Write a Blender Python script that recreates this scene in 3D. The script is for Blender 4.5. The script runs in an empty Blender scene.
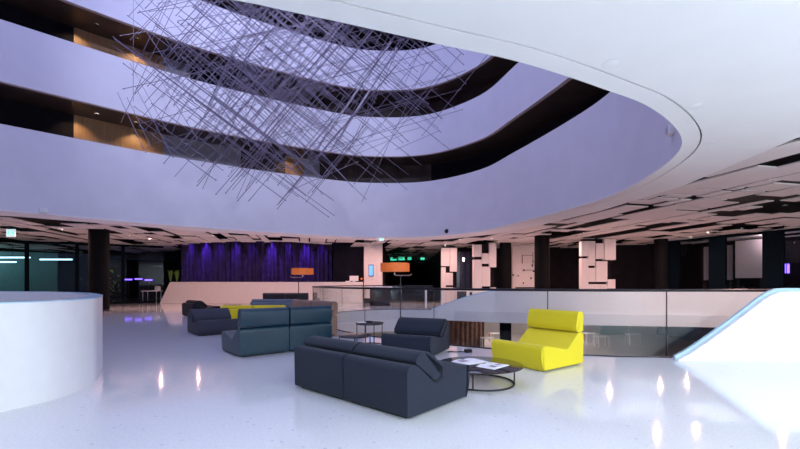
import bpy, bmesh, math, random
from mathutils import Vector, Matrix
from mathutils.geometry import tessellate_polygon
random.seed(7)
sc = bpy.context.scene
COL = sc.collection
PI = math.pi
R = math.radians
EYE = 1.25          # eye height
ZC = 3.57           # lobby ceiling
HOR = 283.0         # horizon row of the photograph (800x449)

def G(px, py, z=0.0):
    d = 400.0 * (z - EYE) / (HOR - py)
    return ((px - 400) / 400.0 * d, d)
def XD(px, d):
    return (px - 400) / 400.0 * d

# ------------------------------------------------------------------ materials
MATS = {}
def mat(name, col, rough=0.5, metal=0.0, noise=0.0, nscale=8.0, bump=0.0, bscale=60.0,
        emis=None, estr=0.0, spec=0.5, coat=0.0, sheen=0.0, col2=None):
    if name in MATS:
        return MATS[name]
    m = bpy.data.materials.new(name); m.use_nodes = True
    nt = m.node_tree; b = nt.nodes['Principled BSDF']
    b.inputs['Base Color'].default_value = (*col, 1)
    b.inputs['Roughness'].default_value = rough
    b.inputs['Metallic'].default_value = metal
    b.inputs['Specular IOR Level'].default_value = spec
    b.inputs['Coat Weight'].default_value = coat
    b.inputs['Sheen Weight'].default_value = sheen
    tc = nt.nodes.new('ShaderNodeTexCoord')
    if noise > 0 or col2:
        n = nt.nodes.new('ShaderNodeTexNoise'); n.inputs['Scale'].default_value = nscale
        n.inputs['Detail'].default_value = 4
        nt.links.new(tc.outputs['Object'], n.inputs['Vector'])
        r = nt.nodes.new('ShaderNodeValToRGB')
        c2 = col2 if col2 else tuple(min(1, c * (1 + noise)) for c in col)
        c1 = tuple(c * (1 - noise) for c in col)
        r.color_ramp.elements[0].position = 0.35; r.color_ramp.elements[1].position = 0.65
        r.color_ramp.elements[0].color = (*c1, 1); r.color_ramp.elements[1].color = (*c2, 1)
        nt.links.new(n.outputs['Fac'], r.inputs['Fac'])
        nt.links.new(r.outputs['Color'], b.inputs['Base Color'])
    if bump > 0:
        n2 = nt.nodes.new('ShaderNodeTexNoise'); n2.inputs['Scale'].default_value = bscale
        nt.links.new(tc.outputs['Object'], n2.inputs['Vector'])
        bp = nt.nodes.new('ShaderNodeBump'); bp.inputs['Strength'].default_value = bump
        bp.inputs['Distance'].default_value = 0.004
        nt.links.new(n2.outputs['Fac'], bp.inputs['Height'])
        nt.links.new(bp.outputs['Normal'], b.inputs['Normal'])
    if emis:
        b.inputs['Emission Color'].default_value = (*emis, 1)
        b.inputs['Emission Strength'].default_value = estr
    MATS[name] = m
    return m

def terrazzo():
    m = bpy.data.materials.new('white terrazzo'); m.use_nodes = True
    nt = m.node_tree; b = nt.nodes['Principled BSDF']
    b.inputs['Roughness'].default_value = 0.06
    b.inputs['Specular IOR Level'].default_value = 0.75
    tc = nt.nodes.new('ShaderNodeTexCoord')
    mp = nt.nodes.new('ShaderNodeMapping'); mp.inputs['Scale'].default_value = (1, 1, 1)
    nt.links.new(tc.outputs['Object'], mp.inputs['Vector'])
    v = nt.nodes.new('ShaderNodeTexVoronoi'); v.inputs['Scale'].default_value = 11
    nt.links.new(mp.outputs['Vector'], v.inputs['Vector'])
    lt = nt.nodes.new('ShaderNodeMath'); lt.operation = 'LESS_THAN'; lt.inputs[1].default_value = 0.16
    nt.links.new(v.outputs['Distance'], lt.inputs[0])
    sep = nt.nodes.new('ShaderNodeSeparateColor'); nt.links.new(v.outputs['Color'], sep.inputs['Color'])
    gt = nt.nodes.new('ShaderNodeMath'); gt.operation = 'GREATER_THAN'; gt.inputs[1].default_value = 0.72
    nt.links.new(sep.outputs['Red'], gt.inputs[0])
    mu = nt.nodes.new('ShaderNodeMath'); mu.operation = 'MULTIPLY'
    nt.links.new(lt.outputs[0], mu.inputs[0]); nt.links.new(gt.outputs[0], mu.inputs[1])
    n = nt.nodes.new('ShaderNodeTexNoise'); n.inputs['Scale'].default_value = 45; n.inputs['Detail'].default_value = 5
    nt.links.new(mp.outputs['Vector'], n.inputs['Vector'])
    r = nt.nodes.new('ShaderNodeValToRGB')
    r.color_ramp.elements[0].position = 0.35; r.color_ramp.elements[0].color = (.72, .74, .76, 1)
    r.color_ramp.elements[1].position = 0.6; r.color_ramp.elements[1].color = (.80, .81, .82, 1)
    nt.links.new(n.outputs['Fac'], r.inputs['Fac'])
    mx = nt.nodes.new('ShaderNodeMixRGB'); mx.inputs['Color2'].default_value = (.61, .63, .67, 1)
    nt.links.new(mu.outputs[0], mx.inputs['Fac']); nt.links.new(r.outputs['Color'], mx.inputs['Color1'])
    nt.links.new(mx.outputs['Color'], b.inputs['Base Color'])
    return m

def glass(name, tint=(.86, .93, .93), refl=1.0):
    if name in MATS:
        return MATS[name]
    m = bpy.data.materials.new(name); m.use_nodes = True
    nt = m.node_tree; nt.nodes.clear()
    out = nt.nodes.new('ShaderNodeOutputMaterial')
    t = nt.nodes.new('ShaderNodeBsdfTransparent'); t.inputs['Color'].default_value = (*tint, 1)
    g = nt.nodes.new('ShaderNodeBsdfGlossy'); g.inputs['Roughness'].default_value = 0.0
    ge = nt.nodes.new('ShaderNodeNewGeometry')
    dp = nt.nodes.new('ShaderNodeVectorMath'); dp.operation = 'DOT_PRODUCT'
    nt.links.new(ge.outputs['Normal'], dp.inputs[0]); nt.links.new(ge.outputs['Incoming'], dp.inputs[1])
    def mth(op, x, y=None):
        q = nt.nodes.new('ShaderNodeMath'); q.operation = op
        if hasattr(x, 'links'): nt.links.new(x, q.inputs[0])
        else: q.inputs[0].default_value = x
        if y is not None:
            if hasattr(y, 'links'): nt.links.new(y, q.inputs[1])
            else: q.inputs[1].default_value = y
        return q.outputs[0]
    p5 = mth('POWER', mth('SUBTRACT', 1.0, mth('ABSOLUTE', dp.outputs['Value'])), 5.0)
    k = nt.nodes.new('ShaderNodeMath'); k.operation = 'MULTIPLY'; k.inputs[1].default_value = refl
    nt.links.new(mth('ADD', mth('MULTIPLY', p5, .96), .04), k.inputs[0])
    mx = nt.nodes.new('ShaderNodeMixShader')
    nt.links.new(k.outputs[0], mx.inputs[0]); nt.links.new(t.outputs[0], mx.inputs[1]); nt.links.new(g.outputs[0], mx.inputs[2])
    nt.links.new(mx.outputs[0], out.inputs['Surface'])
    MATS[name] = m
    return m

def wood_mat(name, c1, c2):
    m = bpy.data.materials.new(name); m.use_nodes = True
    nt = m.node_tree; b = nt.nodes['Principled BSDF']; b.inputs['Roughness'].default_value = .45
    tc = nt.nodes.new('ShaderNodeTexCoord')
    mp = nt.nodes.new('ShaderNodeMapping'); mp.inputs['Scale'].default_value = (6, 6, .35)
    n = nt.nodes.new('ShaderNodeTexNoise'); n.inputs['Scale'].default_value = 2.5; n.inputs['Detail'].default_value = 6
    r = nt.nodes.new('ShaderNodeValToRGB')
    r.color_ramp.elements[0].position = .3; r.color_ramp.elements[1].position = .7
    r.color_ramp.elements[0].color = (*c1, 1); r.color_ramp.elements[1].color = (*c2, 1)
    nt.links.new(tc.outputs['Object'], mp.inputs['Vector']); nt.links.new(mp.outputs['Vector'], n.inputs['Vector'])
    nt.links.new(n.outputs['Fac'], r.inputs['Fac']); nt.links.new(r.outputs['Color'], b.inputs['Base Color'])
    return m

M_FLOOR = terrazzo()
M_WHITE = mat('white paint', (.82, .82, .83), .45, noise=.015, nscale=3)
M_FACE = mat('white balcony plaster', (.74, .74, .80), .4, noise=.02, nscale=1.5)
M_CEIL = mat('white ceiling', (.85, .85, .85), .7, noise=.01, nscale=2)
M_TILE = mat('white ceiling panel', (.74, .69, .68), .6, noise=.02, nscale=2)
M_BLACK = mat('black void', (.008, .008, .009), .7, noise=.2)
M_DARK = mat('dark wall', (.010, .008, .012), .8, noise=.25, nscale=2, spec=.2)
M_NAVY = mat('navy wall', (.012, .010, .024), .7, noise=.2, nscale=2, spec=.2)
M_COLUMN = mat('black column lacquer', (.0045, .0047, .006), .7, noise=.15, nscale=3, spec=.12)
M_SOFFIT = mat('dark brown soffit', (.085, .055, .042), .34, noise=.2, nscale=1.5)
M_EDGE = mat('tan slab edge', (.60, .50, .47), .5, noise=.05)
M_WOOD = wood_mat('oak panel', (.42, .22, .09), (.55, .32, .15))
M_GREYW = mat('grey wall panel', (.36, .34, .37), .5, noise=.05)
M_BROWNW = mat('dark brown wall', (.05, .03, .022), .5, noise=.3, nscale=2)
M_PINKW = mat('pale plaster', (.80, .74, .73), .5, noise=.02)
M_STEEL = mat('dark steel', (.03, .03, .035), .35, metal=.6, noise=.1)
M_CHROME = mat('brushed steel', (.6, .6, .62), .3, metal=1, noise=.05)
M_ROD = mat('grey metal rod', (.26, .23, .32), .4, metal=.3, noise=.05)
M_SLATE = mat('charcoal blue wool', (.020, .026, .044), .9, noise=.4, nscale=220, bump=.5, bscale=350, sheen=.08, spec=.2)
M_TEAL = mat('teal leather', (.002, .030, .056), .33, noise=.12, nscale=14, bump=.12, bscale=120)
M_YELLOW = mat('yellow wool', (.80, .67, .008), .8, noise=.05, nscale=160, bump=.4, bscale=350, sheen=.1)
M_TAN = mat('brown leather', (.27, .17, .125), .42, noise=.12, nscale=14, bump=.12, bscale=120)
M_ESPRESSO = mat('espresso leather', (.035, .024, .023), .45, noise=.12, nscale=14)
M_GREYBLUE = mat('grey blue wool', (.13, .17, .21), .85, noise=.15, nscale=160, bump=.3, bscale=300)
M_INK = mat('black wool', (.010, .010, .014), .8, noise=.2, nscale=160)
M_SLATE2 = mat('slate wool', (.040, .044, .068), .85, noise=.25, nscale=180, bump=.4, bscale=300)
M_PLINTH = mat('black plinth', (.01, .01, .012), .6, noise=.1)
M_TABLE = mat('bronze tinted glass', (.035, .026, .022), .06, noise=.1, nscale=3, spec=.8)
M_ORANGE = mat('orange lamp shade', (.70, .16, .03), .6, noise=.05, emis=(1, .20, .03), estr=.22)
M_LAMPIN = mat('lamp diffuser', (.9, .75, .6), .6, noise=.02, emis=(1, .7, .45), estr=1.5)
M_PAPER = mat('white paper', (.86, .85, .88), .5, noise=.02)
M_PRINT = mat('printed photo', (.35, .28, .36), .4, noise=.4, nscale=30)
M_CURTAIN = mat('violet curtain', (.045, .024, .11), .6, noise=.3, nscale=3)
M_BCURT = mat('brown curtain', (.26, .15, .12), .8, noise=.2, nscale=4)
M_GLASS = glass('balustrade glass', (.945, .98, .98), .8)
M_FGLASS = glass('facade glass', (.90, .94, .96), .35)
M_GREEN = mat('green leaf', (.20, .38, .05), .5, noise=.3, nscale=20)
M_EXITG = mat('exit green', (.02, .5, .3), .4, noise=.02, emis=(.03, .75, .42), estr=1.0)
M_EXITW = mat('exit white', (.9, .95, .95), .4, noise=.01, emis=(.55, .9, 1), estr=.75)
M_SCREEN = mat('blue screen', (.1, .3, .7), .3, noise=.02, emis=(.12, .36, .9), estr=1.3)
M_VIOLET = mat('violet neon', (.3, .1, .9), .4, noise=.02, emis=(.22, .10, 1), estr=4)
M_TUBE = mat('cool tube light', (.8, .95, 1), .4, noise=.01, emis=(.55, .9, 1), estr=2.2)
M_DOT = mat('lamp lens', (1, .9, .85), .4, noise=.01, emis=(1, .86, .8), estr=22)
M_TEALW = mat('teal wall', (.10, .22, .23), .5, noise=.1)
M_MULL = mat('dark teal mullion', (.004, .010, .016), .9, noise=.1, spec=.05)
M_LOWW = mat('pale lower wall', (.50, .47, .48), .6, noise=.06, nscale=1)
M_LOWF = mat('lower floor', (.55, .50, .49), .3, noise=.06, nscale=1)
M_SWOOSH = mat('gloss white balustrade', (.87, .88, .89), .25, noise=.01)
M_ICE = mat('frosted edge glass', (.50, .72, .86), .2, noise=.03)

# ------------------------------------------------------------------ objects
def link(name, bm, m, parent=None, smooth=False, bevel=0.0, segs=2, angle=35):
    bmesh.ops.recalc_face_normals(bm, faces=bm.faces)
    me = bpy.data.meshes.new(name); bm.to_mesh(me); bm.free()
    for k in (m if isinstance(m, (list, tuple)) else [m]):
        me.materials.append(k)
    o = bpy.data.objects.new(name, me); COL.objects.link(o)
    if parent:
        o.parent = parent
    if smooth:
        for p in me.polygons:
            p.use_smooth = True
        me.set_sharp_from_angle(angle=R(angle))
    if bevel > 0:
        md = o.modifiers.new('bevel', 'BEVEL'); md.width = bevel; md.segments = segs
        md.limit_method = 'ANGLE'; md.angle_limit = R(30)
    return o
def struct(name, bm, m, **k):
    o = link(name, bm, m, **k); o['kind'] = 'structure'; return o
def tag(o, label, cat, group=None):
    o['label'] = label; o['category'] = cat
    if group:
        o['group'] = group
    return o
def thing(name, label, cat, loc=(0, 0, 0), rz=0.0, group=None):
    o = bpy.data.objects.new(name, None); COL.objects.link(o)
    o.empty_display_size = .1
    o.location = loc; o.rotation_euler = (0, 0, rz)
    return tag(o, label, cat, group)
def dup(root, loc, rz, label, group=None):
    r = root.copy(); COL.objects.link(r); r.location = loc; r.rotation_euler = (0, 0, rz)
    r['label'] = label
    if group:
        r['group'] = group
    for ch in list(root.children):
        c = ch.copy(); COL.objects.link(c); c.parent = r
        for g in list(ch.children):
            d = g.copy(); COL.objects.link(d); d.parent = c
    return r
def box(bm, c, s, rz=0.0, mi=0):
    g = bmesh.ops.create_cube(bm, size=1.0)
    mx = Matrix.Translation(c) @ Matrix.Rotation(rz, 4, 'Z') @ Matrix.Diagonal((*s, 1))
    bmesh.ops.transform(bm, matrix=mx, verts=g['verts'])
    if mi:
        for v in g['verts']:
            for f in v.link_faces:
                f.material_index = mi
    return bm
def B(c, s, rz=0.0):
    return box(bmesh.new(), c, s, rz)
def cyl(bm, p0, p1, r, n=12, r2=None, cap=True):
    p0, p1 = Vector(p0), Vector(p1); d = p1 - p0
    q = d.to_track_quat('Z', 'Y').to_matrix().to_4x4()
    g = bmesh.ops.create_cone(bm, cap_ends=cap, segments=n, radius1=r, radius2=r if r2 is None else r2, depth=d.length)
    bmesh.ops.transform(bm, matrix=Matrix.Translation((p0 + p1) / 2) @ q, verts=g['verts'])
    return bm
def tube(bm, pts, r, n=8, closed=False):
    pts = [Vector(p) for p in pts]; N = len(pts); rings = []
    for i, p in enumerate(pts):
        a = pts[(i - 1) % N] if (closed or i > 0) else p
        b = pts[(i + 1) % N] if (closed or i < N - 1) else p
        t = (b - a).normalized()
        u = t.cross(Vector((0, 0, 1)))
        if u.length < 1e-4:
            u = t.cross(Vector((0, 1, 0)))
        u.normalize(); w = u.cross(t)
        rings.append([bm.verts.new(p + (u * math.cos(2 * PI * k / n) + w * math.sin(2 * PI * k / n)) * r) for k in range(n)])
    for i in range(N if closed else N - 1):
        A, C = rings[i], rings[(i + 1) % N]
        for k in range(n):
            bm.faces.new((A[k], A[(k + 1) % n], C[(k + 1) % n], C[k]))
    if not closed:
        bm.faces.new(rings[0][::-1]); bm.faces.new(rings[-1])
    return bm
def lathe(bm, prof, n=32, c=(0, 0, 0)):
    rings = []
    for r, z in prof:
        rings.append([bm.verts.new((c[0] + r * math.cos(2 * PI * k / n), c[1] + r * math.sin(2 * PI * k / n), c[2] + z)) for k in range(n)])
    for i in range(len(rings) - 1):
        for k in range(n):
            bm.faces.new((rings[i][k], rings[i][(k + 1) % n], rings[i + 1][(k + 1) % n], rings[i + 1][k]))
    if prof[0][0] > 1e-5: bm.faces.new(rings[0][::-1])
    if prof[-1][0] > 1e-5: bm.faces.new(rings[-1])
    return bm
def spline(P, n=8, closed=True):
    out = []; N = len(P)
    for i in range(N if closed else N - 1):
        if closed:
            a, b, c, d = P[(i - 1) % N], P[i], P[(i + 1) % N], P[(i + 2) % N]
        else:
            a, b, c, d = P[max(i - 1, 0)], P[i], P[i + 1], P[min(i + 2, N - 1)]
        for k in range(n):
            t = k / n; t2 = t * t; t3 = t2 * t
            out.append(tuple(.5 * (2 * b[j] + (c[j] - a[j]) * t + (2 * a[j] - 5 * b[j] + 4 * c[j] - d[j]) * t2 + (3 * b[j] - a[j] - 3 * c[j] + d[j]) * t3) for j in range(len(b))))
    if not closed:
        out.append(tuple(P[-1]))
    return out
def area(P):
    return .5 * sum(P[i][0] * P[(i + 1) % len(P)][1] - P[(i + 1) % len(P)][0] * P[i][1] for i in range(len(P)))
def normals(P, closed=True):
    N = len(P); out = []; s = 1.0
    if closed and area(P) < 0:
        s = -1.0
    for i in range(N):
        a = P[(i - 1) % N] if (closed or i) else P[i]
        b = P[(i + 1) % N] if (closed or i < N - 1) else P[i]
        dx, dy = b[0] - a[0], b[1] - a[1]; L = math.hypot(dx, dy) or 1
        out.append((s * dy / L, -s * dx / L))
    return out
def offset(P, d, closed=True):
    return [(p[0] + n[0] * d, p[1] + n[1] * d) for p, n in zip(P, normals(P, closed))]
def inside(p, P):
    x, y = p; c = False; j = len(P) - 1
    for i in range(len(P)):
        if (P[i][1] > y) != (P[j][1] > y) and x < (P[j][0] - P[i][0]) * (y - P[i][1]) / (P[j][1] - P[i][1]) + P[i][0]:
            c = not c
        j = i
    return c
def plate(outer, holes, z0, z1):
    bm = bmesh.new()
    loops = [outer] + list(holes)
    tris = tessellate_polygon([[Vector((p[0], p[1], 0)) for p in L] for L in loops])
    flat = [p for L in loops for p in L]
    lo = [bm.verts.new((p[0], p[1], z0)) for p in flat]
    hi = [bm.verts.new((p[0], p[1], z1)) for p in flat]
    for t in tris:
        try:
            bm.faces.new([lo[i] for i in t]); bm.faces.new([hi[i] for i in reversed(t)])
        except ValueError:
            pass
    k = 0
    for L in loops:
        n = len(L)
        for i in range(n):
            a, b = k + i, k + (i + 1) % n
            try:
                bm.faces.new((lo[a], lo[b], hi[b], hi[a]))
            except ValueError:
                pass
        k += n
    return bm
def ribbon(P, th, z0, z1, closed=True, z1s=None, z0s=None):
    """wall of thickness th (outwards) along plan curve P; z1s: per-point tops"""
    bm = bmesh.new(); Q = offset(P, th, closed); N = len(P)
    top = z1s if z1s else [z1] * N
    bot = z0s if z0s else [z0] * N
    V = [[bm.verts.new((P[i][0], P[i][1], bot[i])), bm.verts.new((P[i][0], P[i][1], top[i])),
          bm.verts.new((Q[i][0], Q[i][1], top[i])), bm.verts.new((Q[i][0], Q[i][1], bot[i]))] for i in range(N)]
    for i in range(N if closed else N - 1):
        A, C = V[i], V[(i + 1) % N]
        for k in range(4):
            bm.faces.new((A[k], A[(k + 1) % 4], C[(k + 1) % 4], C[k]))
    if not closed:
        bm.faces.new(V[0]); bm.faces.new(V[-1][::-1])
    return bm

# ------------------------------------------------------------------ plan curves
ATR = spline([(-1.75, 3.2), (-.85, 3.45), (.36, 3.88), (1.13, 4.15), (1.77, 4.44), (2.5, 4.82), (3.18, 5.2), (3.93, 5.8),
              (4.58, 6.5), (5.0, 7.25), (5.32, 8.3), (5.55, 9.6), (5.58, 11.1), (5.22, 12.9), (4.45, 15.6), (3.6, 18.0),
              (1.5, 20.0), (-1.0, 20.4), (-3.5, 19.7), (-8.45, 16.7), (-12.7, 12.9), (-16, 9.6), (-17, 6.8), (-14, 4.2), (-9, 2.9), (-4.5, 2.75)], 6)
VOID = spline([(13, 6.95), (8.5, 6.8), (4.48, 6.78), (3.28, 6.93), (2.3, 7.3), (1.56, 7.75), (.95, 8.15), (0, 8.85), (-.9, 9.7), (-1.7, 10.8),
               (-2.5, 12.3), (-3.0, 14.2), (-2.8, 16.3), (-1.9, 17.9), (-.3, 18.8), (1.5, 18.5), (3.5, 17.5), (6, 16.5), (9, 15.8), (12, 15.3), (14, 14.2), (14.6, 10.5)], 6)
ROOM = [(-24.6, -8), (-24.6, 20), (-14.9, 25.35), (-14.9, 29), (-1.0, 29), (-1.0, 60), (3, 60), (3, 29), (15.4, 29), (15.4, 24.5), (14.9, 22.4), (16.9, 16.9), (19.5, 9.5), (22, -8)]

# ------------------------------------------------------------------ floor and lower level
bm = plate(ROOM, [VOID], -.45, 0)
struct('floor', bm, M_FLOOR)
struct('floor_lower', B((4, 22, -3.6), (40, 44, .2)), M_LOWF)
struct('wall_lower', B((4, 37.5, -1.97), (40, .2, 3.05)), M_LOWW)
bm = bmesh.new()
for x0, x1, m_ in ((14.5, 16.2, 0), (18.5, 21, 0)):
    box(bm, ((x0 + x1) / 2, 36.9, -1.97), (x1 - x0, .3, 3.04))
struct('trim_1', bm, M_TEALW)

# ------------------------------------------------------------------ lobby ceiling
TILE_IN = [(30, 5.3), (6.9, 5.2), (6.35, 6.4), (6.75, 9.5), (6.45, 12.9), (5.5, 16.5), (4.5, 19), (2.4, 21.3), (-1.0, 21.8), (-4.0, 21.0), (-8.9, 18.0), (-13.5, 13.9), (-17.6, 10.2), (-18.5, 5.6), (-30, 5)]
NOTCH_N = spline([(-14.9, 24.9), (-12.6, 23.5), (-10.5, 22.6), (-8.2, 22.1), (-6.2, 22.5), (-5.2, 23.3), (-4.2, 24.0)], 5, False)
NOTCH = NOTCH_N + [(-4.2, 28.7), (-14.9, 28.7)]
ring_out = offset(ATR, .24)
ring_gap = offset(ATR, .262)
SMOOTH = [(-30, -9), (30, -9)] + TILE_IN
struct('ceiling', plate(SMOOTH, [ring_gap], ZC, ZC + .03), M_CEIL)
struct('ceiling_ring', plate(ring_out, [ATR], ZC, ZC + .03), M_CEIL)
struct('ceiling_plenum', plate([(-30, -9), (30, -9), (30, 62), (-30, 62)], [offset(ATR, .2), NOTCH], ZC + .45, ZC + .6), M_BLACK)
lin = [p for p in VOID if p[0] < 1.6 and p[1] > 10.5]
struct('wall_void_lining', ribbon(lin, .12, -1.0, -.46, False), M_WHITE)
# suspended panels of the broken-up part of the ceiling
def tiles():
    bm = bmesh.new()
    ang = R(12.6); ca, sa = math.cos(ang), math.sin(ang)
    u = -34.0
    while u < 34:
        w = random.choice((.4, .55, .7, .9, 1.1))
        v = -12.0 + random.random()
        while v < 50:
            L = random.choice((.4, .7, 1.0, 1.5, 2.0, 2.6))
            cu, cv = u + w / 2, v + L / 2
            x, y = cu * ca + cv * sa * 1.0, -cu * sa * -1.0 * -1 + cv * ca
            x, y = cu * ca + cv * (-sa) * -1 * -1, cu * sa * 1 + cv * ca
            p = (x, y)
            ok = not inside(p, SMOOTH) and y > 3 and -27 < x < 23 and y < 50 and not inside(p, NOTCH)
            if ok and (x < -2 or x > 4) and y > 30: ok = False
            if ok and random.random() > .26:
                g = random.choice((.05, .07, .10, .14))
                zo = random.choice((0.012, .012, .03, .07))
                box(bm, (x, y, ZC + zo + .015), (w - g, L - g, .03), ang)
            v += L
        u += w
    return bm
struct('ceiling_panels', tiles(), M_TILE)
bm = ribbon(NOTCH_N, .28, ZC - .01, ZC + .04, False)
struct('trim_2', bm, M_TILE)
struct('ceiling_recess', plate(NOTCH, [], ZC + 1.15, ZC + 1.25), M_NAVY)
struct('wall_recess', ribbon(NOTCH_N, -.03, ZC + .04, ZC + 1.15, False), M_NAVY)

# ------------------------------------------------------------------ upper floors round the atrium
LEV = [(ZC, 6.35), (7.72, 9.7), (11.1, 13.1), (14.45, 16.4)]
BIG = [(-34, -9), (30, -9), (30, 40), (-34, 40)]
wallc = offset(ATR, 1.75)
soff = offset(ATR, .17)
for i, (z0, z1) in enumerate(LEV):
    zb = z0 + .031 if i == 0 else z0
    o = struct('wall_balcony_%d' % (i + 1), ribbon(ATR, .18, zb, z1), M_FACE, smooth=True)
    if i:
        struct('ceiling_soffit_%d' % i, plate(offset(ATR, 5.0), [soff], z0 + .02, z0 + .5), M_SOFFIT)
        struct('trim_%d' % (i + 2), ribbon(ATR, .15, z0 - .02, z0 - .002), M_EDGE)
    struct('floor_upper_%d' % (i + 1), plate(BIG if i == 0 else offset(ATR, 5.0), [soff], (z0 + 1.3 if i == 0 else z0 + .51), z1 - 1.1), M_DARK)
def seg_mat(px, lev):
    if lev == 0:
        if px < 68: return 0
        if px < 152: return 1
        if px < 240: return 2
        if 276 < px < 296: return 1
        if 296 <= px < 322: return 2
        return 3 if px < 430 else 0
    if lev == 1:
        if px < 70: return 0
        if px < 152: return 1
        if px < 180: return 2
        return 0 if px < 250 else 3
    return 0
for lev in range(3):
    z0, z1 = LEV[lev][1] - 1.1, LEV[lev + 1][0] + .02
    bm = ribbon(wallc, .15, z0, z1)
    for f in bm.faces:
        c = f.calc_center_median()
        f.material_index = seg_mat(400 + 400 * c.x / c.y, lev) if c.y > 8 else 0
    struct('wall_gallery_%d' % (lev + 1), bm, [M_DARK, M_WOOD, M_GREYW, M_BROWNW])
struct('ceiling_roof', plate(offset(ATR, 5.0), [], 18.6, 18.8), M_FACE)
struct('wall_roof', ribbon(offset(ATR, 2.0), .2, 14.9, 18.6), M_FACE)

# ------------------------------------------------------------------ outer walls
def wall(name, a, b, z0, z1, m, th=.2):
    a, b = Vector(a), Vector(b); d = b - a
    return struct(name, B(((a.x + b.x) / 2, (a.y + b.y) / 2, (z0 + z1) / 2), (d.length, th, z1 - z0), math.atan2(d.y, d.x)), m)
ZW = ZC + .45
wall('wall_behind', (-24.6, -8.1), (22, -8.1), 0, ZW, M_WHITE)
wall('wall_left', (-24.7, -8), (-24.7, 12), 0, ZW, M_WHITE)
wall('wall_right', (20.3, 7.5), (22.1, -8), 0, ZW, M_WHITE)
wall('wall_curtain_back', (-15, 29.0), (-4.2, 29.0), 0, ZC + 1.2, M_NAVY)
wall('wall_desk_back', (-4.3, 26.2), (-2.25, 26.0), 0, ZW, M_NAVY)
wall('wall_pillar', (-2.25, 25.2), (-1.1, 25.2), .3, ZW, M_PINKW, .5)
wall('wall_corridor_left', (-1.1, 25.5), (-1.1, 52), 0, ZW, M_DARK)
wall('wall_corridor_right', (3.0, 26.5), (3.0, 52), 0, ZW, M_DARK)
wall('wall_corridor_end', (-1.2, 52), (3.1, 52), 0, ZW, M_DARK)
wall('wall_back', (3.0, 27.0), (15.4, 26.6), 0, ZW, M_DARK)
wall('wall_side_recess', (12.6, 24.8), (15.6, 24.4), 0, ZW, M_DARK)
wall('wall_bar', (7.05, 25.2), (8.5, 25.2), 0, ZW, M_PINKW)

# facade of glass on the left and the room seen beyond it
def facade(idx, a, b, n, z1, mull, wide):
    a, b = Vector(a), Vector(b); d = (b - a); rz = math.atan2(d.y, d.x)
    for i in range(n):
        p, q = a + d * (i / n), a + d * ((i + 1) / n); c = (p + q) / 2; L = (q - p).length
        bm = bmesh.new()
        box(bm, (-L / 2 + wide / 2, 0, z1 / 2), (wide, .16, z1))
        box(bm, (0, 0, .06), (L, .12, .12)); box(bm, (0, 0, z1 - .06), (L, .12, .12))
        o = struct('window_%d' % (idx + i), bm, mull)
        o.location = (c.x, c.y, 0); o.rotation_euler = (0, 0, rz)
        g = link('glass_pane', B((wide / 2, 0, z1 / 2), (L - wide, .015, z1 - .24)), M_FGLASS, o)
facade(1, (-24.6, 20.0), (-14.95, 25.3), 5, ZC + .02, M_MULL, .16)
facade(7, (14.9, 22.4), (19.6, 9.6), 6, ZC + .02, M_MULL, .75)
struct('floor_terrace', B((-24, 30, -.3), (30, 26, .25), R(29)), M_DARK)
wall('wall_neighbour', (-30.5, 25.5), (-24.6, 28.75), 0, 3.4, M_TEALW)
wall('wall_terrace', (-24, 33), (-11, 40), 0, 3.2, M_DARK)
wall('wall_right_outer', (16.5, 27.0), (25.0, 9.0), 0, ZW, M_DARK)
struct('floor_right_outer', B((20.4, 17.6, -.1), (4.6, 22, .18), R(22)), M_DARK)
struct('ceiling_right_outer', B((20.4, 17.6, ZW - .1), (4.6, 22, .18), R(22)), M_DARK)

# ------------------------------------------------------------------ lights
def lamp(kind, name, loc, energy, col, rot=(0, 0, 0), size=1.0, size_y=None, spot=None, blend=.6):
    l = bpy.data.lights.new(name, kind); l.energy = energy; l.color = col
    if kind == 'AREA':
        l.size = size
        if size_y:
            l.shape = 'RECTANGLE'; l.size_y = size_y
    else:
        l.shadow_soft_size = size
    if spot:
        l.spot_size = R(spot); l.spot_blend = blend
    o = bpy.data.objects.new(name, l); COL.objects.link(o); o.location = loc; o.rotation_euler = rot
    return o
def aim(o, target):
    o.rotation_euler = (Vector(target) - o.location).to_track_quat('-Z', 'Y').to_euler()
    return o
LAV = (.50, .53, 1.0); COOL = (.80, .90, 1.0); WARM = (1.0, .56, .50)
lamp('AREA', 'skylight', (-5, 11, 18.3), 1550, LAV, size=16, size_y=11)
aim(lamp('SPOT', 'atrium_projector', (-2, 4.2, 13.8), 3600, (.70, .74, 1.0), size=.3, spot=62, blend=.9), (-6, 17.5, 9.0))
for x, y, e in ((2, -2.6, 340), (7.5, -2.8, 640), (13, -1.5, 640), (2, -6, 180), (9, -6, 320)):  # unseen fill lamps added behind the camera to brighten near floor and ceiling
    lamp('AREA', 'rear_fill_light', (x, y, ZC - .02), e, COOL, size=4.5, size_y=2.6)
for x, y in ((-19, 15), (-14.5, 18), (-11, 20), (-7, 20.9), (-2, 23), (2.5, 23.4), (6, 20.5), (8.5, 17.5), (9, 13), (9.5, 21.5), (13, 19), (13, 13), (-21, 11), (9, 9), (13, 8)):
    for s in (-.8, .8):
        lamp('AREA', 'far_downlight', (x + s, y + s * .3, ZC - .03), 44, WARM, size=.06)
for x, y, e in ((-14.0, 26.45, 150), (-12.9, 26.25, 300), (-11.9, 26.1, 90), (-10.8, 25.95, 190), (-9.7, 25.85, 80), (-8.4, 25.85, 330), (-7.3, 25.95, 110), (-6.2, 26.15, 280), (-5.2, 26.5, 90)):
    lamp('SPOT', 'curtain_spot', (x, y, ZC + .98), e * 2.0, (.26, .09, 1.0), rot=(R(13), 0, 0), size=.03, spot=40, blend=.9)

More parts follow.
